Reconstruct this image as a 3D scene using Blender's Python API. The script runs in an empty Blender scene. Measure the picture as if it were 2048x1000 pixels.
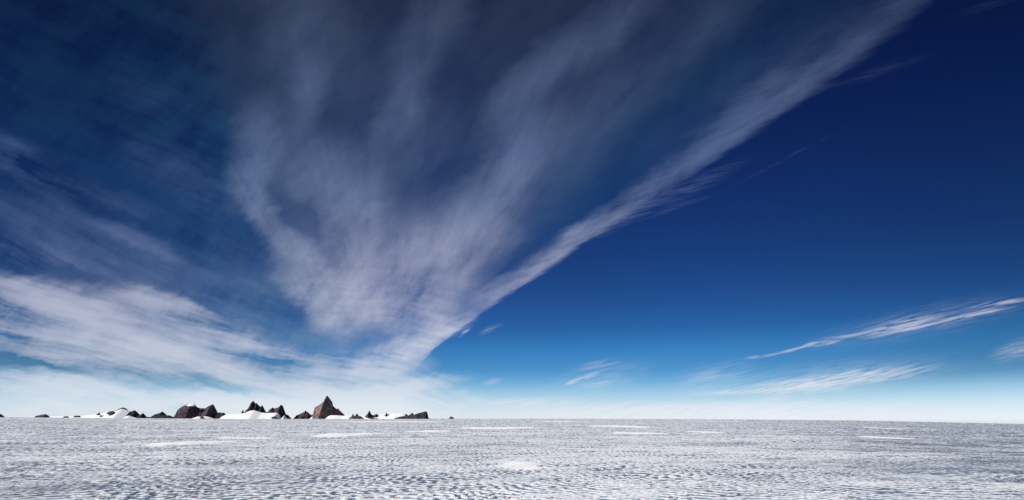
import bpy, bmesh, math, random
import numpy as np

S = bpy.context.scene
C = S.collection
R = math.radians

# ------------------------------------------------------------------ camera
F = 1138.0            # focal length of the photograph in its own pixels (2048 wide)
HZ = 836.0            # row of the level horizon
EYE = 2.8
cd = bpy.data.cameras.new('camera'); cam = bpy.data.objects.new('camera', cd)
C.objects.link(cam); S.camera = cam
cam.location = (0, 0, EYE); cam.rotation_euler = (math.pi / 2, 0, 0)
cd.sensor_width = 36; cd.lens = 36 * F / 2048; cd.shift_y = (HZ - 500) / 2048
cd.clip_start = 0.1; cd.clip_end = 200000

# ------------------------------------------------------------------ light
SUN = (-0.80, -0.24, 0.55)
SUN_STRENGTH = 4.9
l = math.sqrt(sum(a * a for a in SUN)); SUN = tuple(a / l for a in SUN)
ld = bpy.data.lights.new('sun', 'SUN'); sun = bpy.data.objects.new('sun', ld); C.objects.link(sun)
ld.energy = SUN_STRENGTH; ld.angle = R(0.5); ld.color = (1.0, 0.975, 0.95)
from mathutils import Vector, noise as mnoise
sun.rotation_euler = Vector(SUN).to_track_quat('Z', 'Y').to_euler()
S.view_settings.view_transform = 'Standard'; S.view_settings.look = 'None'
S.view_settings.exposure = 0.12; S.view_settings.gamma = 1.0


def lin(c):
    return tuple((v / 255 / 12.92) if v <= 10 else ((v / 255 + .055) / 1.055) ** 2.4 for v in c)


class NT:
    """small helper that writes node trees"""
    def __init__(s, tree): s.t = tree
    def new(s, k, **kw):
        n = s.t.nodes.new(k)
        for a, b in kw.items(): setattr(n, a, b)
        return n
    def put(s, sock, v):
        if isinstance(v, bpy.types.NodeSocket): s.t.links.new(v, sock)
        elif v is not None: sock.default_value = v
    def m(s, op, a, b=None, c=None, clamp=False):
        n = s.new('ShaderNodeMath', operation=op, use_clamp=clamp)
        for i, v in enumerate((a, b, c)): s.put(n.inputs[i], v)
        return n.outputs[0]
    def add(s, a, b): return s.m('ADD', a, b)
    def sub(s, a, b): return s.m('SUBTRACT', a, b)
    def mul(s, a, b): return s.m('MULTIPLY', a, b)
    def vm(s, op, a, b=None):
        n = s.new('ShaderNodeVectorMath', operation=op)
        s.put(n.inputs[0], a)
        if b is not None: s.put(n.inputs['Scale' if op == 'SCALE' else 1], b)
        return n.outputs['Value' if op in ('LENGTH', 'DOT_PRODUCT') else 'Vector']
    def xyz(s, x, y, z=0.0):
        n = s.new('ShaderNodeCombineXYZ')
        for i, v in enumerate((x, y, z)): s.put(n.inputs[i], v)
        return n.outputs[0]
    def sep(s, v):
        n = s.new('ShaderNodeSeparateXYZ'); s.put(n.inputs[0], v); return n.outputs
    def mr(s, v, a, b, c=0.0, d=1.0, kind='SMOOTHSTEP'):
        n = s.new('ShaderNodeMapRange', interpolation_type=kind, clamp=True)
        for i, x in enumerate((v, a, b, c, d)): s.put(n.inputs[i], x)
        return n.outputs[0]
    def mapping(s, v, loc=(0, 0, 0), rot=0.0, scale=(1, 1, 1), kind='POINT'):
        n = s.new('ShaderNodeMapping', vector_type=kind); s.put(n.inputs[0], v)
        n.inputs[1].default_value = loc; n.inputs[2].default_value = (0, 0, rot); n.inputs[3].default_value = scale
        return n.outputs[0]
    def grain(s, v, rot, scale):      # turn first, then stretch: threads run at the angle -rot
        return s.mapping(v, rot=-rot, scale=tuple(1 / q for q in scale), kind='TEXTURE')
    def noise(s, v, scale=1.0, detail=4.0, rough=0.5, dist=0.0, color=False):
        n = s.new('ShaderNodeTexNoise'); s.put(n.inputs['Vector'], v)
        n.inputs['Scale'].default_value = scale; n.inputs['Detail'].default_value = detail
        n.inputs['Roughness'].default_value = rough; n.inputs['Distortion'].default_value = dist
        return n.outputs['Color' if color else 0]
    def ramp(s, v, stops, interp='LINEAR'):
        n = s.new('ShaderNodeValToRGB'); n.color_ramp.interpolation = interp; e = n.color_ramp.elements
        while len(e) > 1: e.remove(e[-1])
        e[0].position = stops[0][0]; e[0].color = tuple(stops[0][1]) + (1,)
        for p, c in stops[1:]:
            q = e.new(p); q.color = tuple(c) + (1,)
        s.put(n.inputs[0], v); return n.outputs[0]
    def mix(s, f, a, b, blend='MIX'):
        n = s.new('ShaderNodeMix', data_type='RGBA', blend_type=blend)
        s.put(n.inputs[0], f); s.put(n.inputs[6], a); s.put(n.inputs[7], b); return n.outputs[2]


# ------------------------------------------------------------------ sky
W = bpy.data.worlds.new('World'); S.world = W; W.use_nodes = True
t = NT(W.node_tree)
bg = W.node_tree.nodes['Background']
sk = t.new('ShaderNodeTexSky', sky_type='NISHITA'); sk.sun_disc = False
sk.sun_elevation = math.asin(SUN[2]); sk.sun_rotation = math.atan2(SUN[0], SUN[1]); sk.altitude = 2000; sk.dust_density = 0.3
tc = t.new('ShaderNodeTexCoord')
D = tc.outputs['Generated']
dx, dy, dz = t.sep(D)
# thin dry polar air seen through a polarising filter: the blue deepens fast with height
K = 1.6
GR = [(0, (.93, 1.06, 1.60)), (.02, (.87, .98, 1.36)), (.045, (.60, .86, 1.17)), (.065, (.327, .663, 1.033)), (.083, (.203, .54, .92)),
      (.117, (.132, .475, .862)), (.15, (.098, .34, .71)), (.2, (.084, .25, .58)), (.263, (.068, .197, .483)), (.33, (.059, .16, .437)),
      (.45, (.042, .100, .33)), (.58, (.038, .07, .243)), (1, (.03, .05, .18))]
az = t.m('ARCTAN2', dx, dy); azc = t.mul(az, .3); hz_ = t.m('SQRT', t.m('MAXIMUM', t.sub(1.0, t.mul(dz, dz)), 0.0))
t.put(sk.inputs[0], t.xyz(t.mul(t.m('SINE', azc), hz_), t.mul(t.m('COSINE', azc), hz_), dz))
grade = t.ramp(dz, [(p, tuple(v / K for v in c)) for p, c in GR])
skc = t.mix(1.0, sk.outputs[0], grade, 'MULTIPLY')
azf = t.m('MAXIMUM', t.mr(t.m('ABSOLUTE', t.sub(az, 0.12)), 0.12, 0.8, 1.0, 0.60), t.mr(dz, 0.02, 0.14, 1.0, 0.0))
sky = t.vm('SCALE', skc, t.mul(azf, K * 0.1))

ady = t.m('MAXIMUM', t.m('ABSOLUTE', dy), 0.03)
U = t.add(10.24, t.m('DIVIDE', t.mul(dx, F / 100), ady))                 # hundreds of photo pixels, from world bearing
V = t.m('MAXIMUM', t.m('DIVIDE', t.mul(dz, F / 100), ady), 0.04)        # height above the horizon
UV = t.xyz(U, V)
# wind-blown warp
w1 = t.vm('SUBTRACT', t.noise(UV, 0.45, 2, .5, color=True), (.5, .5, .5))
w2 = t.vm('SUBTRACT', t.noise(t.grain(UV, R(-20), (1.0, 3.0, 1)), 1.6, 3, .6, color=True), (.5, .5, .5))
UW = t.vm('ADD', UV, t.vm('ADD', t.vm('SCALE', w1, 0.8), t.vm('SCALE', w2, 0.32)))
w0 = t.vm('SUBTRACT', t.noise(UV, 0.22, 0, .5, color=True), (.5, .5, .5))
UT = t.vm('ADD', UV, t.vm('ADD', t.vm('SCALE', w0, 0.9), t.vm('SCALE', w2, 0.06)))
UE = t.vm('ADD', UV, t.vm('SCALE', w2, 0.10))
frz = t.noise(t.grain(UV, R(-20), (.5, 4.6, 1)), 1.1, 7, .64)
fray = t.mul(t.sub(frz, .5), t.mr(V, .6, 4.5, .10, .16, 'LINEAR'))
ux, uy, _ = t.sep(UE)
wx, wy, _ = t.sep(UW)
# cloud-deck coordinates: s across the wind, fanning out from a point on the horizon
s_ = t.m('DIVIDE', t.sub(U, 7.5), V)
sE = t.m('DIVIDE', t.sub(ux, 7.5), t.m('MAXIMUM', uy, 0.05))
sW = t.m('DIVIDE', t.sub(wx, 7.5), t.m('MAXIMUM', wy, 0.05))
lnV = t.m('LOGARITHM', V, math.e)
edge = t.new('ShaderNodeFloatCurve'); cv = edge.mapping.curves[0]
pts = [(0.0, .55), (.095, .62), (.185, .73), (.305, .865), (.42, .935), (.535, .985), (.70, 1.0), (.836, .99), (1, .98)]
cv.points[0].location = pts[0]; cv.points[1].location = pts[-1]
for p in pts[1:-1]: cv.points.new(*p)
edge.mapping.update(); t.put(edge.inputs[1], t.m('DIVIDE', uy, 10, clamp=True))
ed = t.mul(edge.outputs[0], 1.335)
sR = t.add(t.m('DIVIDE', sE, ed), t.mul(fray, t.mr(V, .8, 5.0, 2.2, .6, 'LINEAR')))
inside = t.mr(sR, 1.03, 0.96)                    # 1 left of the long sharp cloud edge
low = t.mr(uy, 0.95, 0.8)                         # the edge stops just above the horizon bank
# textures
fan = t.noise(t.xyz(t.mul(s_, 3.4), t.mul(lnV, 1.7)), 1.0, 6, .62, 0.3)
fan2 = t.noise(t.xyz(t.mul(s_, 10.0), t.mul(lnV, 1.9), 5.0), 1.0, 6, .62, 0.2)
fibR = frz
fibL = t.noise(t.grain(UT, R(15), (0.22, 2.1, 1)), 1.2, 8, .62)
fibW = t.noise(t.grain(UT, R(24), (0.20, 1.5, 1)), 1.2, 8, .62)
fibF = t.noise(t.grain(UT, R(4), (.8, 5.0, 1)), 1.5, 7, .62)
puff = t.noise(t.grain(UT, R(-50), (.7, 1.5, 1)), 0.95, 9, .66, 0.0)
def c0(x, k): return t.mul(t.sub(x, .5), k)
nearR = t.mr(sR, .55, .85)
nearB = t.mr(V, 4.0, 1.2)
texF = t.add(t.add(c0(fan, 1.1), t.mul(c0(puff, 1.0), t.mr(V, 7.0, 2.5, 0.9, 2.3, 'LINEAR'))), t.add(t.mul(c0(fan2, 1.25), t.mr(V, 1.5, 3.5)), t.add(t.mul(c0(fibR, 1.7), nearR), t.mul(c0(fibF, 1.5), nearB))))
texB = t.add(t.add(c0(fibL, 2.3), c0(puff, .7)), t.mul(c0(fibF, .5), t.mr(V, 2.0, 1.0)))


def strokes(vec, rows, soft=0.0):
    acc = None
    for (x1, y1, x2, y2, hw, w) in rows:
        y1, y2 = HZ - y1, HZ - y2
        L = math.hypot(x2 - x1, y2 - y1); a = math.atan2(y2 - y1, x2 - x1)
        v = t.mapping(vec, ((x1 + x2) / 200, (y1 + y2) / 200, 0), a, ((L / 2 + hw) / 85, hw * 1.55 / 100, 1e5), 'TEXTURE')
        if acc is not None:      # chained so that the shader keeps few values alive at a time
            t.put(v.node.inputs[1], t.xyz((x1 + x2) / 200, (y1 + y2) / 200, acc))
        g = t.mr(t.vm('LENGTH', v), soft, 1.0, w, 0.0)
        acc = g if acc is None else t.add(acc, g)
    return acc


FAN = [(1975, -90, 1600, 210, 50, .38), (1725, 90, 1330, 370, 44, .50), (1460, 285, 1110, 530, 38, .60), (1210, 440, 940, 630, 30, .48), (1900, -80, 1300, 330, 60, .10),
       (1340, -60, 1080, 170, 36, .40), (1150, 80, 970, 260, 38, .42), (1090, 240, 950, 430, 56, .54), (870, 180, 850, 330, 55, .12), (1000, 420, 840, 560, 60, .34),
       (1540, -60, 1200, 210, 60, .14), (1250, 150, 1080, 330, 70, .14),
       (920, -60, 810, 170, 48, .30), (840, 150, 770, 270, 38, .30), (560, 290, 660, 390, 60, .24), (650, 330, 740, 420, 70, .22), (910, 420, 820, 470, 50, .16), (700, 60, 760, 240, 70, .08), (790, 260, 720, 400, 60, .10),
       (590, -50, 600, 150, 78, .32), (620, 110, 600, 250, 36, .34), (520, 230, 490, 380, 44, .52), (480, 340, 560, 480, 26, .42),
       (560, 480, 640, 570, 34, .34), (690, 420, 740, 500, 66, .42), (650, 545, 750, 620, 66, .56), (700, 640, 880, 620, 40, .30), (660, 610, 720, 590, 34, .3),
       (740, 570, 930, 470, 60, .30), (800, 610, 900, 650, 55, .26), (940, 655, 800, 690, 24, .55), (740, 720, 860, 700, 26, .55),
       (570, 560, 680, 660, 28, .34), (830, 560, 980, 600, 50, .14),
       (560, 420, 625, 455, 30, -.12), (930, 300, 850, 375, 16, -.22)]
BANK = [(430, 790, 860, 768, 34, .85), (640, 795, 920, 765, 22, .85), (-60, 800, 700, 806, 22, .45), (250, 812, 1000, 812, 26, .95), (-60, 822, 300, 824, 14, .35), (400, 752, 720, 748, 22, .45), (700, 735, 850, 728, 22, .55),
        (-60, 560, 240, 650, 34, .62), (60, 590, 520, 700, 52, .50), (-60, 650, 420, 740, 58, .50), (240, 600, 470, 628, 20, .32),
        (380, 655, 620, 722, 28, .38), (-60, 778, 330, 784, 22, .60), (-60, 610, 240, 660, 40, .35), (200, 700, 560, 750, 36, .45), (560, 720, 700, 742, 18, .35),
        (740, 712, 850, 690, 18, .35), (840, 690, 940, 655, 16, .45), (660, 700, 760, 740, 16, .4),
        (-60, 706, 240, 745, 10, -.36), (250, 747, 420, 760, 7, -.15), (380, 768, 540, 792, 8, -.35), (610, 675, 720, 696, 11, -.5), (690, 650, 640, 640, 10, -.3), (380, 605, 560, 618, 18, -.35), (-60, 735, 330, 775, 24, .42), (560, 690, 720, 730, 16, .3), (-60, 745, 200, 775, 20, .4), (230, 640, 120, 618, 10, -.2)]
WISP = [(-60, 280, 130, 365, 36, .50), (130, 360, 330, 440, 26, .22), (-60, 395, 260, 480, 34, .30), (-60, 470, 220, 540, 46, .42), (150, 430, 380, 525, 20, .34),
        (200, 140, 400, 215, 34, .10), (270, 280, 460, 400, 50, .22), (100, 500, 480, 580, 52, .24), (0, 330, 220, 430, 40, .16),
        (340, 590, 560, 640, 26, .16), (420, 480, 600, 560, 40, .14), (400, 540, 560, 590, 14, .14)]
THIN = [(1420, 790, 1900, 730, 34, .16), (1620, 690, 2080, 595, 28, .11), (1110, 775, 1290, 735, 26, .13), (1350, 775, 1500, 740, 28, .13), (880, 828, 2120, 828, 20, .55),
        (1490, 718, 1560, 706, 3, .5), (1545, 708, 1640, 686, 3.5, .45), (1600, 694, 1690, 680, 4.5, .5), (1640, 680, 1740, 664, 3, .35), (1715, 672, 1890, 632, 12, .62),
        (1730, 668, 1900, 645, 6, .45), (1860, 648, 2030, 612, 5, .75), (1930, 618, 2090, 592, 4, .55),
        (1380, 790, 1550, 780, 5, .42), (1480, 783, 1720, 766, 13, .8), (1540, 772, 1860, 735, 11, .7), (1680, 770, 1840, 748, 6, .4), (1500, 798, 1600, 794, 4, .2),
        (1132, 769, 1165, 756, 4, .55), (1155, 758, 1200, 747, 4, .4), (1165, 770, 1260, 765, 9, .12), (1150, 738, 1240, 722, 9, .14), (965, 768, 1010, 755, 5, .15),
        (920, 672, 940, 656, 3, .4), (960, 668, 1000, 650, 6, .14), (1990, 712, 2100, 680, 18, .28), (930, 806, 1180, 800, 9, .4), (1000, 818, 1900, 815, 16, .3), (1380, 757, 1440, 745, 10, .16),
        (1490, 320, 1250, 440, 15, .11), (1720, 240, 1440, 385, 2.5, .05), (1440, 385, 1280, 440, 5, .07), (1640, 180, 1860, 110, 10, .06), (1310, 400, 1190, 470, 14, .12), (1900, 30, 2060, -10, 8, .05)]
def top_soft(rows):      # the streaks widen and thin out towards the zenith
    out = []
    for (x1, y1, x2, y2, hw, w) in rows:
        k = min(1, max(0, 1 - (y1 + y2) / 2 / 500))
        out.append((x1, y1, x2, y2, hw * (1.0 + .10 * k), w * (1.0 - .26 * k) * (.88 if y1 < 560 else 1.0)))
    return out


gF = strokes(UW, top_soft(FAN))
gB = strokes(UW, BANK)
gW = strokes(UW, WISP)
gT = strokes(t.vm('ADD', UV, t.vm('SCALE', w2, 0.10)), THIN)
fanmask = t.m('MAXIMUM', inside, low)
def sat(x): return t.sub(1.0, t.m('EXPONENT', t.mul(x, -1.25)))
dF = t.mul(t.mul(sat(t.m('MAXIMUM', gF, 0.0)), t.m('MAXIMUM', t.add(.98, t.mul(texF, 1.25)), 0.0)), fanmask)
gB0 = t.m('MAXIMUM', gB, 0.0)
dB = t.mul(t.mr(t.add(gB0, t.mul(t.mul(texB, 1.15), t.mr(gB0, 0.0, .4))), .0, 1.05, 0.0, 1.0, 'LINEAR'), t.m('MAXIMUM', inside, t.mr(U, 10.0, 9.3)))
dW = t.mul(t.mul(gW, .8), t.m('MAXIMUM', t.add(.85, t.mul(t.add(c0(fibW, 2.6), c0(puff, .7)), 1.7)), 0.0))
fT = t.noise(t.grain(UV, R(-13), (1.0, 14.0, 1)), 1.5, 4, .65)
dT = t.mul(gT, t.mr(fT, .36, .62, 0.0, 1.35, 'LINEAR'))
dens = t.sub(1.0, t.m('EXPONENT', t.mul(t.m('MAXIMUM', t.add(t.add(dF, dB), t.mul(dT, 1.1)), 0.0), -1.25)))
# thin grey veil between the streaks
left = t.mr(t.add(sW, t.mr(V, 3.0, 8.4, 0.0, -0.20)), -0.76, -0.50)
veil = t.mul(t.mul(left, t.mr(sR, 0.90, 0.60, 0.42, 1.0)), t.mul(fanmask, t.mr(sR, 1.04, .97)))
veil = t.mul(veil, t.mr(t.add(fan, t.mul(t.sub(puff, .5), 1.6)), .15, .8, .58, 1.0))
veil = t.mul(veil, t.mr(V, 1.6, 4.2, .12, .90))
vl2 = t.mul(t.mul(t.mr(wx, 5.8, 1.0, 1.0, .55), t.mr(s_, .2, -.4)), t.mul(t.mr(V, .8, 2.0), .78))   # teal thin veil on the left
vl2 = t.mul(vl2, t.mr(t.add(puff, t.mul(t.sub(fibW, .5), 1.2)), .22, .75, .2, 1.1))
hgt = t.m('DIVIDE', V, 10, clamp=True)
veilc = t.ramp(hgt, [(p, lin(c)) for p, c in ((0.04, (205, 210, 226)), (.12, (185, 192, 214)), (.19, (135, 146, 182)), (.29, (108, 120, 156)), (.39, (76, 92, 130)), (.49, (52, 72, 108)), (.64, (43, 59, 90)), (.836, (42, 53, 78)))])
teal = t.ramp(hgt, [(p, lin(c)) for p, c in ((0.04, (180, 200, 222)), (.19, (90, 125, 165)), (.30, (48, 84, 130)), (.45, (32, 72, 116)), (.64, (28, 62, 98)), (.836, (24, 50, 80)))])
strc = t.ramp(hgt, [(p, lin(c)) for p, c in ((0.0, (236, 240, 246)), (.06, (228, 231, 240)), (.12, (218, 221, 234)), (.19, (206, 208, 226)), (.25, (196, 199, 220)), (.34, (174, 181, 207)), (.44, (134, 150, 187)), (.54, (112, 132, 173)), (.66, (106, 124, 163)), (.836, (92, 108, 143)))])
tv = t.mul(t.mr(sR, .84, .44, 0.0, 1.0), t.mr(sW, -.66, -.40))
veilcol = t.mix(tv, teal, veilc)
col = t.mix(vl2, sky, teal)
col = t.mix(veil, col, veilcol)
wisc = t.ramp(hgt, [(p, lin(c)) for p, c in ((.12, (170, 185, 210)), (.22, (140, 155, 192)), (.30, (122, 136, 176)), (.40, (98, 116, 160)), (.52, (84, 106, 154)), (.836, (50, 80, 130)))])
col = t.mix(t.m('MINIMUM', dW, 0.9), col, wisc)
col = t.mix(dens, col, strc)
# below the horizon: pale snow-lit air
col = t.mix(t.mr(dz, -0.02, 0.0, 1.0, 0.0), col, (0.55, 0.6, 0.68, 1))
t.put(bg.inputs[0], t.vm('SCALE', col, 10.0)); bg.inputs[1].default_value = 0.092
W.cycles.sampling_method = 'MANUAL'; W.cycles.sample_map_resolution = 512
#@@SKYEND

# ------------------------------------------------------------------ helpers
def material(name):
    m = bpy.data.materials.new(name); m.use_nodes = True
    n = NT(m.node_tree); b = m.node_tree.nodes['Principled BSDF']
    return m, n, b


def mesh_obj(name, verts, faces, mat, parent=None, smooth=True):
    me = bpy.data.meshes.new(name)
    verts = np.asarray(verts, dtype=np.float32); faces = np.asarray(faces, dtype=np.int32)
    k = faces.shape[1]
    me.vertices.add(len(verts)); me.vertices.foreach_set('co', verts.ravel())
    me.loops.add(faces.size); me.loops.foreach_set('vertex_index', faces.ravel())
    me.polygons.add(len(faces)); me.polygons.foreach_set('loop_start', np.arange(0, faces.size, k, dtype=np.int32))
    me.polygons.foreach_set('use_smooth', np.full(len(faces), smooth))
    me.update(calc_edges=True); me.validate(); me.materials.append(mat)
    o = bpy.data.objects.new(name, me); C.objects.link(o)
    if parent: o.parent = parent
    return o


def quads(nr, nc, wrap=False):
    i = np.arange(nr - 1)[:, None] * nc; n2 = nc if wrap else nc - 1
    j = np.arange(n2)[None, :]; j2 = (j + 1) % nc
    return np.stack([i + j, i + j2, i + nc + j2, i + nc + j], -1).reshape(-1, 4)


def tag(o, label=None, cat=None, group=None, kind=None):
    for k, v in (('label', label), ('category', cat), ('group', group), ('kind', kind)):
        if v: o[k] = v
    return o


# ------------------------------------------------------------------ the ice field
HX = [-1400, 0, 300, 500, 1100, 1400, 1700, 1850, 2048, 2500, 3400]
HO = [-2, -2, 0, 1.5, 1.2, 2.2, 4.7, 7.6, 12, 20, 24]


def base_z(x, y):
    """the broad swell of the plateau: level ahead, falling away to the right"""
    yy = np.maximum(y, 1e-3)
    px = 1024 + F * x / yy
    off = np.interp(px, HX, HO)
    far = np.clip((y - 14) / 60, 0, 1); far = far * far * (3 - 2 * far)
    return np.where(y > 0, -off / F * y * far, 0.0)


def waves(x, y, rng, n, lmin, lmax, ang, spread):
    g = np.zeros_like(x)
    for i in range(n):
        L = math.exp(rng.uniform(math.log(lmin), math.log(lmax))); a = R(rng.gauss(ang, spread)); k = 2 * math.pi / L
        g += np.sin((x * math.cos(a) + y * math.sin(a)) * k + rng.uniform(0, 6.28))
    return g / math.sqrt(n / 2)


def sstep(a, b, v):
    q = np.clip((v - a) / (b - a), 0, 1); return q * q * (3 - 2 * q)


def relief(x, y):
    """wind-cut snow: returns height and a -1..1 crest value"""
    rng = random.Random(11)
    wob = waves(x, y, rng, 8, 5, 14, 90, 60); wob2 = waves(x, y, rng, 8, 5, 14, 0, 60)
    X = x + 0.35 * wob; Y = y + 0.35 * wob2
    A = waves(X, Y, rng, 30, 0.32, 0.74, 120, 20)
    B = waves(X, Y, rng, 30, 0.30, 0.70, 60, 17)
    lump = waves(X, Y, rng, 26, 0.32, 0.78, 90, 48)
    k = sstep(-0.22, 0.10, x / np.maximum(np.abs(y), 4) + 0.10 * wob)
    dirn = A * (1 - k) + B * k
    mixl = sstep(-0.8, 0.9, waves(x, y, rng, 8, 9, 25, 90, 70))
    g = dirn * (0.35 + 0.65 * mixl) + lump * (1 - 0.65 * mixl)
    fine = waves(X, Y, rng, 24, 0.12, 0.28, 80, 50)
    big = waves(x, y, rng, 14, 2.2, 6, 85, 45)
    huge = waves(x, y, rng, 12, 12, 45, 88, 35)
    c = np.tanh(2.3 * (g + 0.30 * fine + 0.22 * big))
    h = 0.025 * c + 0.004 * fine + 0.012 * big + 0.022 * huge
    return h, c, big, huge


radii = list(np.geomspace(0.6, 13, 60)) + list(np.geomspace(13, 170, 680))[1:] + list(np.geomspace(170, 1200, 200))[1:] + list(np.geomspace(1200, 60000, 70))[1:]
front = np.linspace(-50, 50, 1000); back = np.linspace(50, 310, 100)[1:-1]
az_ = np.radians(np.concatenate([front, back]))
RR, AA = np.meshgrid(np.array(radii), az_, indexing='ij')
GX = RR * np.sin(AA); GY = RR * np.cos(AA)
hh, cc, bigf, hugef = relief(GX, GY)
fade = 1 / (1 + (RR / 220) ** 2)
GZ = base_z(GX, GY) + hh * fade
nr, nc = GX.shape
verts = np.stack([GX, GY, GZ], -1).reshape(-1, 3)

# material: wind-packed snow on the crests, bare grey-blue ice in the hollows; shade painted in towards both sides
m_ice, n, b = material('wind_cut_snow_and_ice')
at = n.new('ShaderNodeAttribute', attribute_name='crest', attribute_type='GEOMETRY').outputs['Fac']
pos = n.new('ShaderNodeNewGeometry').outputs['Position']
fine = n.noise(n.mapping(pos, rot=R(20), scale=(1, 1.6, 1)), 5.0, 5, .65)
mid = n.noise(n.mapping(pos, scale=(.6, 1, 1)), 0.22, 5, .6)
wide = n.noise(n.mapping(pos, scale=(.35, 1, 1)), 0.018, 4, .55)
far = n.noise(n.mapping(pos, scale=(.10, .25, 1)), 0.06, 6, .75)
rad = n.vm('LENGTH', pos)
st1 = n.noise(n.mapping(pos, rot=R(6), scale=(2.2, .07, 1)), 1.0, 5, .7)
st2 = n.noise(n.mapping(pos, rot=R(-5), scale=(.55, .010, 1)), 1.0, 5, .7)
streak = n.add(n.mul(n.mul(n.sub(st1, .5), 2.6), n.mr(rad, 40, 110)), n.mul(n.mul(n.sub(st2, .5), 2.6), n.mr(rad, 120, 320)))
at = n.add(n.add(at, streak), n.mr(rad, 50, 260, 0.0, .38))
snowf = n.add(at, n.add(n.mul(n.sub(fine, .5), 1.7), n.add(n.mul(n.sub(mid, .5), 1.0), n.add(n.mul(n.sub(wide, .5), .6), n.mul(n.sub(far, .5), 1.1)))))
sf = n.mr(snowf, -0.42, 0.68)
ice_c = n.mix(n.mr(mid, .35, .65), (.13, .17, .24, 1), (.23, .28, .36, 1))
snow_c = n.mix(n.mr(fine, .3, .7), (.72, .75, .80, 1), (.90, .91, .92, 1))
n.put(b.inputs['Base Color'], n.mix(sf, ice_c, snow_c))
n.put(b.inputs['Roughness'], n.mr(sf, 0, 1, .55, .85, 'LINEAR'))
b.inputs['Specular IOR Level'].default_value = 0.2
bp = n.new('ShaderNodeBump'); bp.inputs['Strength'].default_value = 0.7; bp.inputs['Distance'].default_value = 0.05
n.put(bp.inputs['Height'], n.add(fine, n.mul(n.noise(pos, 22, 3, .6), .25))); n.put(b.inputs['Normal'], bp.outputs[0])

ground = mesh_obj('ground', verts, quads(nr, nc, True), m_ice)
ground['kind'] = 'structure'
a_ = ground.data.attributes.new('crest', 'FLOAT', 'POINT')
a_.data.foreach_set('value', (cc + 0.14 * np.clip(hugef, -2, 2) - 0.55 * sstep(R(16), R(44), AA * (np.abs(AA) < 1.6)) - 0.20 * sstep(R(-28), R(-44), AA * (np.abs(AA) < 1.6))).astype(np.float32).ravel())  # crest values lowered towards right and left edges: shade painted into the ground colour

# ------------------------------------------------------------------ smooth drifts of fresh snow lying on the ice
m_drift, n, b = material('fresh_snow')
pos = n.new('ShaderNodeNewGeometry').outputs['Position']
nz = n.noise(pos, 3.0, 4, .6)
n.put(b.inputs['Base Color'], n.mix(nz, (.90, .90, .90, 1), (.95, .95, .95, 1))); b.inputs['Roughness'].default_value = .9
b.inputs['Specular IOR Level'].default_value = 0.1
bp = n.new('ShaderNodeBump'); bp.inputs['Strength'].default_value = .4; bp.inputs['Distance'].default_value = .03
n.put(bp.inputs['Height'], nz); n.put(b.inputs['Normal'], bp.outputs[0])


def drift(x0, x1, y0, y1, label, h=0.10, seed=0, skew=0.0):
    yc = (y0 + y1) / 2; pxc = (x0 + x1) / 2
    off = float(np.interp(pxc, HX, HO))
    def depth(py): return F * EYE / max(py - HZ - off * 0.97, 0.9)
    dn, df = depth(y1), depth(y0); dc = (dn + df) / 2
    hx = (x1 - x0) / 2 / F * dc; hy = (df - dn) / 2; cx = (pxc - 1024) / F * dc
    rng = random.Random(seed); ph = [rng.uniform(0, 6.28) for _ in range(6)]
    nr_, na = 26, 120
    q = np.linspace(0, 1, nr_)[:, None]; a = np.linspace(0, 2 * math.pi, na, endpoint=False)[None, :]
    rad = 1 + .06 * np.sin(2 * a + ph[0]) + .10 * np.sin(3 * a + ph[1]) + .07 * np.sin(5 * a + ph[2]) + .05 * np.sin(9 * a + ph[3]) + .05 * np.sin(17 * a + ph[4]) + .04 * np.sin(31 * a + ph[5])
    lx = q * rad * np.cos(a) * hx; ly = q * rad * np.sin(a) * hy + skew * q * rad * np.cos(a) * hx
    X = cx + lx; Y = dc + ly
    r_, c_, b_, g_ = relief(X, Y)
    gz = base_z(X, Y) + r_ / (1 + (np.hypot(X, Y) / 220) ** 2)
    top = np.maximum(h * (1 - q ** 2.2) ** .8, 0) + 0 * X
    smooth = base_z(X, Y) + .022 * b_ + .022 * g_
    Z = smooth + top - 0.012 + 0.010 * waves(X, Y, rng, 12, .25, .8, 80, 60) * sstep(0.15, 0.8, q)
    v = np.stack([X - cx, Y - dc, Z], -1)
    bot = v[-1].copy(); bot[:, 2] -= 0.12
    v = np.concatenate([v.reshape(-1, 3), bot])
    o = mesh_obj('snow_drift', v, quads(nr_ + 1, na, True), m_drift)
    o.location = (cx, dc, 0)
    return tag(o, label, 'snow drift', 'smooth white snow drifts on the ice field')


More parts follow.
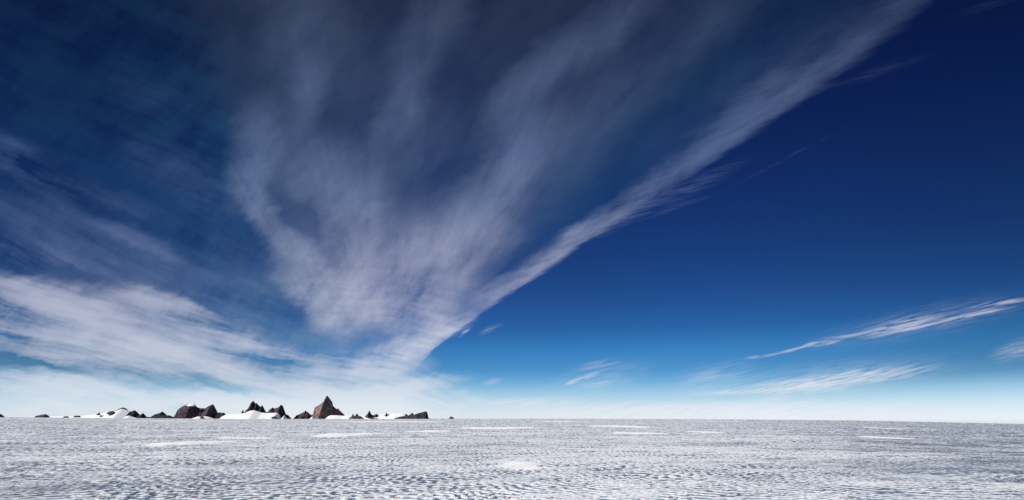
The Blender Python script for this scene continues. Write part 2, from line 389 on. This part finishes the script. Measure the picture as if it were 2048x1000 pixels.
for i, (x0, x1, y0, y1, lab, h) in enumerate([
        (322, 438, 881.5, 893, 'bright lens-shaped snow drift on the ice in the left foreground, largest on the left', .13),
        (425, 562, 874.6, 877.4, 'thin pale snow drift just right of and beyond the bright left drift', .06),
        (638, 752, 865.5, 874, 'faint oval snow drift on the ice below the tallest dark peak', .09),
        (828, 902, 860.8, 864.4, 'short snow drift on the ice below the flat-topped rock at the end of the range', .09),
        (918, 1080, 853.8, 858.2, 'long thin snow drift in the middle distance at the centre of the field', .10),
        (992, 1092, 925, 941, 'ragged white snow drift nearest the viewer, alone in the centre foreground', .05),
        (1178, 1300, 850.8, 854.8, 'long snow drift right of centre, farther of the overlapping pair', .10),
        (1226, 1330, 864.6, 868.6, 'bright snow drift right of centre, nearer of the overlapping pair', .10),
        (1384, 1442, 862.6, 866.2, 'short bright snow drift between the centre pair and the dark right slope', .10),
        (1730, 1815, 873.6, 877.2, 'thin snow drift on the darker ice slope at the right', .10),
        (1752, 1790, 855.6, 857.4, 'tiny snow drift farthest up the dark right slope', .10),
        (690, 900, 842.8, 844.4, 'very long hairline snow drift just under the low rocks of the range', .22),
        (1078, 1165, 842.6, 844.2, 'hairline snow drift on the horizon right of the last rock', .2),
        (1395, 1428, 841.6, 843.0, 'tiny snow drift near the horizon on the right', .2),
        (300, 410, 841.6, 843.2, 'hairline snow drift close under the broad flat massif', .2),
        (20, 110, 836.8, 838.0, 'hairline snow drift near the horizon at the far left edge', .2)]):
    drift(x0, x1, y0, y1, lab, h, seed=i, skew=0.0)

# ------------------------------------------------------------------ the range on the horizon
def rock_mat(name, ca, cb, cc_):
    m, n, b = material(name)
    pos = n.new('ShaderNodeNewGeometry').outputs['Position']
    a = n.noise(n.mapping(pos, scale=(1, 1, .35)), .035, 5, .6)
    bb = n.noise(n.mapping(pos, rot=0, scale=(1, 1, 1.8)), .012, 4, .55)
    c = n.mix(n.mr(a, .35, .65), ca + (1,), cb + (1,))
    n.put(b.inputs['Base Color'], n.mix(n.mr(bb, .5, .7, 0, .7), c, cc_ + (1,)))
    b.inputs['Roughness'].default_value = .9; b.inputs['Specular IOR Level'].default_value = .15
    bp = n.new('ShaderNodeBump'); bp.inputs['Strength'].default_value = .5; bp.inputs['Distance'].default_value = 10
    n.put(bp.inputs['Height'], a); n.put(b.inputs['Normal'], bp.outputs[0])
    return m


m_brown = rock_mat('reddish_brown_rock', (.11, .07, .078), (.31, .215, .205), (.10, .07, .08))
m_dark = rock_mat('dark_purple_brown_rock', (.048, .036, .045), (.14, .098, .105), (.025, .022, .034))
m_black = rock_mat('blackish_rock', (.026, .022, .030), (.075, .058, .066), (.018, .016, .024))
m_snow, n, b = material('glacier_snow')
pos = n.new('ShaderNodeNewGeometry').outputs['Position']
nz = n.noise(pos, .02, 4, .6)
n.put(b.inputs['Base Color'], n.mix(nz, (.88, .89, .90, 1), (.95, .95, .95, 1))); b.inputs['Roughness'].default_value = .9
b.inputs['Specular IOR Level'].default_value = .1


def fbm(x, y, seed, octs=4, s=1.0):
    rng = random.Random(seed); g = 0 * x; amp = 1.0
    for o in range(octs):
        for _ in range(4):
            a = rng.uniform(0, 6.28); g = g + amp * np.sin((x * math.cos(a) + y * math.sin(a)) * s + rng.uniform(0, 6.28)) / 2
        s *= 2.1; amp *= .55
    return g


def massif(name, prof, dist, mat, folds=(), depth=0.9, rough=1.0, jag=0.28, seed=1, base=838.5, smooth=False, parent=None, minw=5.0, step=0.35):
    """a mountain with a real front, back and buttresses; prof = crest line seen from the ice field, folds = (where, how far, left run, right run)"""
    u = dist / F
    px = np.array([p[0] for p in prof], float); py = np.array([p[1] for p in prof], float)
    n_ = max(6, int((px[-1] - px[0]) / step)); X = np.linspace(px[0], px[-1], n_)
    H = np.maximum(base - np.interp(X, px, py), .05)
    tooth = fbm(X, X * 0, seed, 3, 1.6)
    if not smooth: tooth = 1.0 - 2.0 * np.abs(np.clip(tooth, -1.2, 1.2))      # sharp crests, soft notches
    H = np.maximum(H + jag * tooth * np.clip(H / 6, 0, 1), .05)
    rows = 18
    v = np.linspace(0, 1, rows)[:, None]
    Xg = X[None, :] + 0 * v
    Hs = H
    if smooth and n_ > 30:
        kk = np.hanning(31); kk /= kk.sum(); Hs = np.convolve(np.pad(H, 15, mode='edge'), kk, 'valid')
    Wd = (depth * Hs + minw * .4)[None, :]
    z = (H[None, :] * (1 - v) + Hs[None, :] * v if smooth else H[None, :]) * (1 - v) - 2.0 * v
    pull = Wd * v ** .8
    f = 0 * Xg
    for (fx, amt, wl, wr) in folds:
        d = Xg - fx - 0.0
        tri = np.where(d < 0, np.clip(1 + d / wl, 0, 1), np.clip(1 - d / wr, 0, 1))
        f = np.maximum(f, amt * tri * (0.25 + .75 * v))
    rg = (1 - np.abs(np.clip(fbm(Xg * 1.0, z * .35, seed + 5, 4, .55), -1.5, 1.5))) * rough * 1.3 * np.sqrt(np.clip(v, 0, 1)) * np.clip(H / 8, .15, 1)[None, :]
    yf = -(pull + f + rg)
    taper = np.clip(np.minimum(Xg - X[0], X[-1] - Xg) / 2.0, .05, 1)
    yf = yf * taper
    yb = (Wd * 1.1 * v ** .8 + minw * v + rg * .7)[::-1] * taper[::-1]
    yb = (Wd * 1.1 * v[::-1] ** .8 + minw * v[::-1] + rg[::-1] * .7) * taper
    zb = z[::-1]
    Y = np.concatenate([yb[:-1], yf]); Z = np.concatenate([zb[:-1], z]); XX = np.concatenate([Xg[:-1], Xg])
    cx = (px[0] + px[-1]) / 2
    # screen-free coordinates: bearing fixed for the crest, everything else metres around it
    wx_ = (XX - cx) * u; wy_ = Y * u; wz_ = (Z - (base - HZ)) * u + EYE
    k0 = (cx - 1024) / F
    o = mesh_obj(name, np.stack([wx_, wy_, wz_], -1).reshape(-1, 3), quads(*XX.shape), mat, parent, smooth)
    if parent is None: o.location = (k0 * dist, dist, 0)
    else: o.location = (k0 * dist - parent.location[0], dist - parent.location[1], 0)
    return o


G1 = 'rock peaks standing out of the ice on the horizon'
G2 = 'small rock outcrops along the horizon'


def peak(label, prof, dist=8000, mat=None, group=G1, cat='rock peak', name='rock_peak', **kw):
    return tag(massif(name, prof, dist, mat or m_dark, **kw), label, cat, group)


def outcrop(label, prof, dist=7400, mat=None, **kw):
    kw.setdefault('minw', 2.5); kw.setdefault('rough', .5); kw.setdefault('step', .2); kw.setdefault('jag', .08)
    return tag(massif('rock_outcrop', prof, dist, mat or m_black, **kw), label, 'rock outcrop', G2)


def snow(prof, dist=7700, depth=1.6, **kw):
    kw.setdefault('rough', .08); kw.setdefault('jag', .08)
    o = massif('snow_slope', prof, dist, m_snow, depth=depth, smooth=True, **kw); o['kind'] = 'structure'; return o


# left end: long white ridge
outcrop('black rock cut off by the left edge of the view', [(-14, 838), (-10, 829), (-3, 827.5), (2, 828), (5, 830.5), (7, 835)], seed=3)
outcrop('low black rock with a snow notch, standing alone left of the long white ridge', [(69, 835), (71, 831.8), (78, 830.6), (85, 829.2), (91, 828), (95, 830), (98.5, 834)], seed=4)
snow([(30, 836), (66, 834), (100, 833), (130, 832), (165, 831.6), (190, 829), (215, 825), (228, 823.5), (238, 819.5), (246, 817.5), (256, 821), (275, 828), (292, 833), (305, 838)], dist=7900)
outcrop('tiny dark rock streak low on the white ridge, leftmost of its row', [(126, 834), (129, 832.5), (135, 832.2), (137, 833.4)], dist=7500, base=833.8)
outcrop('tiny dark rock streak low on the white ridge, long one', [(147, 833), (150, 831.4), (159, 831.2), (161, 832.4)], dist=7500, base=832.6)
outcrop('small dark rock fin on the left shoulder of the white ridge', [(193, 828.5), (197, 826), (200, 823.8), (201, 826), (199.5, 828)], dist=7800, base=828.5)
outcrop('dark rock rib halfway up the white ridge', [(213, 827), (217, 823.6), (223, 822), (228, 822.4), (230, 825)], dist=7800, base=827)
peak('thin black rock cap arching over the top of the long white ridge', [(224, 826), (230, 821.5), (237, 818), (243, 815.5), (248, 815), (252, 817), (257, 822), (261, 826), (263, 829)], dist=8000, mat=m_black, rough=.6)
peak('jagged black rocks running down the right end of the white ridge', [(256, 826), (260, 823.5), (265, 822), (269.5, 820.3), (272, 822), (275, 828), (280, 829), (284, 828), (286, 826), (288.5, 830), (290, 833), (300, 834), (303, 836.5)], dist=7850, mat=m_black, folds=[(262, 5, 5, 4), (279, 4, 5, 4)])
snow([(243, 838), (252, 833), (258, 831), (266, 834), (281, 838)], dist=7600)
# two low dark ridges
peak('low dark ridge rising to a small point, left of the broad massif', [(299, 836), (304, 832), (309, 829), (318, 826.3), (325, 823), (329, 826), (331, 829), (334, 834)], dist=8000, mat=m_black)
peak('low rounded dark ridge in front of the small pointed ridge', [(305, 836.5), (314, 832.5), (325, 830), (338, 830.6), (345, 833), (349, 837)], dist=7800, mat=m_black, rough=.6)
# broad massif
big = peak('broad dark massif with a snowy crown and a square right horn', [(346, 837), (349, 831), (354, 825), (358, 817.5), (366, 812.5), (374, 809.3), (379, 807.6), (384, 807), (388, 807.6), (391, 810), (395, 814.5), (402, 816.6), (411, 816), (414, 814.5), (418, 812), (423, 810), (426.3, 808.6), (427.6, 811), (428, 824), (430, 831), (432, 836.5)],
           dist=8000, folds=[(386, 13, 38, 16), (424, 9, 14, 5)], rough=1.4, depth=.7)
cap = massif('snow_cap', [(373, 811.6), (376, 809.2), (380, 807.2), (384, 806.5), (388, 807.2), (390, 809), (391, 811.6)], 7925, m_snow, base=810.2, depth=.8, minw=.6, rough=.2, jag=.9, smooth=True, parent=big, step=.3)
snow([(376, 838.5), (388, 835.6), (397, 832.6), (403, 833.8), (412, 832.6), (420, 834.4), (431, 838.5)], dist=7600)
outcrop('small black rock in the snow at the foot of the broad massif', [(399, 838), (401, 834), (405, 833.2), (409, 835), (411, 838)], dist=7500)
peak('short blocky black rock between the broad massif and the twin peaks', [(431, 838), (434, 832), (436, 825), (440, 824.8), (444, 825.6), (447.5, 824.8), (450, 828), (453, 831), (455, 838)], dist=7950, mat=m_black)
# twin peaks with a white apron
peak('steep dark twin-topped peak rising out of a white snow apron', [(482, 834), (486, 827), (492, 820), (498, 815), (500, 810), (503, 804.5), (506.5, 801.8), (509, 804), (511, 806.5), (514, 806), (517, 810), (519.5, 813), (522, 812.5), (525, 810), (526.5, 814), (529, 820), (533, 824.5), (537, 827), (540, 834)],
     dist=8050, mat=m_black, folds=[(503, 5, 6, 6), (515, 4, 5, 5), (525, 4, 4, 4)], rough=1.6, depth=.6, jag=.5)
outcrop('small dark fin leaning on the left flank of the twin-topped peak', [(482.5, 825), (485, 821), (488.5, 818), (490, 818.5), (487, 824)], dist=8100, base=826)
peak('brown double hump left of the sharp navy horn', [(532, 828), (537, 821), (541, 817.5), (546, 814.8), (549, 817), (552, 816), (557, 814.6), (561, 811), (563, 830)], dist=8000, folds=[(546, 5, 10, 5), (558, 6, 8, 4)], depth=.6)
peak('sharp dark horn with a straight right wall beside the brown double hump', [(548, 838), (553, 830), (557, 821), (560, 812), (562.5, 809.3), (565, 810.5), (566.5, 818), (568, 826), (572, 828), (577, 831), (581, 835), (583, 838)], dist=7900, mat=m_black, folds=[(559, 8, 5, 7)], depth=.6, jag=.45)
snow([(438, 838.5), (444, 833), (451, 829.8), (464, 828.4), (478, 828.2), (490, 825.6), (503, 820.6), (511, 821.2), (524, 825.2), (536, 826.2), (548, 825.6), (556, 826), (560, 838.5)], dist=7700)
snow([(561, 838.5), (566, 834), (569, 830), (572, 834), (577, 838.5)], dist=7600)
outcrop('low reddish rock at the left foot of the sharp dark horn', [(540, 838), (543, 834), (548, 832.6), (553, 833), (556, 838)], dist=7600, mat=m_dark)
# tallest peak and its neighbour
peak('pointed brown rock pyramid just left of the tallest peak', [(585, 838.5), (590, 834), (593, 830.5), (600, 828), (606, 825), (609.5, 823), (611, 819.8), (612.6, 823), (615, 823.5), (619, 827), (623, 830), (629, 834), (632, 838)], dist=8000, folds=[(606, 8, 20, 5), (617, 5, 5, 8)], depth=.6)
peak('tallest peak of the range, a steep brown spire with a shadowed right wall', [(617, 838), (622, 830.5), (627.5, 828), (628.6, 821), (629.5, 815), (636, 812), (643, 808), (648, 804.5), (650.5, 801), (653, 795), (655.8, 791), (658.5, 794), (661, 798.5), (664, 802), (665, 809), (670, 815), (674, 818), (677, 816.8), (679, 820), (684, 825), (688.5, 829), (690.5, 834), (692, 838)],
     dist=8000, mat=m_brown, folds=[(653, 30, 26, 6), (655, 17, 26, 36)], depth=.45, rough=1.5, jag=.42)
snow([(618, 838.5), (625, 833), (629, 836), (631, 838.5)], dist=7600)
snow([(650, 838.5), (656, 833), (662, 830.5), (672, 830.5), (685, 831.5), (700, 831.2), (720, 831), (735, 831), (755, 830), (772, 828), (790, 826.8), (805, 827), (818, 828), (832, 828), (846, 831), (858, 835.5), (865, 838.5)], dist=7700, depth=2.2)
# low rocks at the right end
outcrop('small leaning black sliver, first rock right of the tallest peak', [(702.5, 833), (704.5, 830), (706.2, 826.6), (708, 832)], base=833, dist=7650)
outcrop('small rounded black knob beside the leaning sliver', [(709, 833), (712, 829), (713.8, 826.8), (716, 829), (717.5, 833)], base=833, dist=7650)
outcrop('long low reddish rock on the ice under the black knob', [(698, 835.5), (704, 833.2), (712, 832.6), (719, 832.2), (724, 834), (729, 838)], dist=7400, mat=m_dark)
outcrop('sharp dark shark-fin rock on the snow right of the tallest peak', [(730, 832.5), (734, 829), (737, 824), (739, 820.6), (741, 825), (743, 829), (746, 830.5)], base=832.5, dist=7650, minw=4)
outcrop('small hooked black rock just right of the shark-fin rock', [(746, 832.5), (749, 830), (752, 827.4), (754.5, 828.5), (757.5, 831)], base=832.3, dist=7650)
outcrop('hairline dark rock at ice level below the hooked rock', [(741, 838), (748, 836.2), (754, 836.5), (759, 838)], dist=7300)
outcrop('little black rock with a needle tip midway to the flat-topped rock', [(765, 831.5), (770, 829.8), (772, 828), (773, 824.6), (774.2, 827.5), (777, 830.5)], base=831.5, dist=7650)
outcrop('tiny black rock left of and above the flat-topped rock', [(807, 830.8), (810, 828.8), (812, 827.2), (815, 830.5)], base=831, dist=7650)
outcrop('tiny black rock touching the back of the flat-topped rock', [(818, 830), (822, 827.2), (825, 825.2), (827.5, 829.5)], base=830, dist=7650)
peak('dark wedge-shaped rock with a slanting flat top and a cliff on its right end', [(786, 838.5), (793, 835), (803, 832.6), (814, 831.5), (816, 830.4), (819, 831), (828, 829.5), (834, 827), (842, 825), (850, 822.8), (853, 822.6), (855, 826), (856, 832), (858, 838.5)], dist=7350, mat=m_black, folds=[(835, 6, 25, 25)], depth=.6, jag=.06)
outcrop('tiny speck of rock between the wedge-shaped rock and the last rock', [(883, 838.5), (884, 835.5), (885.2, 838.5)], dist=7400)
outcrop('small dark pointed rock, last of the range on the right', [(896.5, 838.5), (899, 835.5), (901.5, 832), (904, 834.5), (907, 834.6), (909.5, 838.5)], dist=7400)
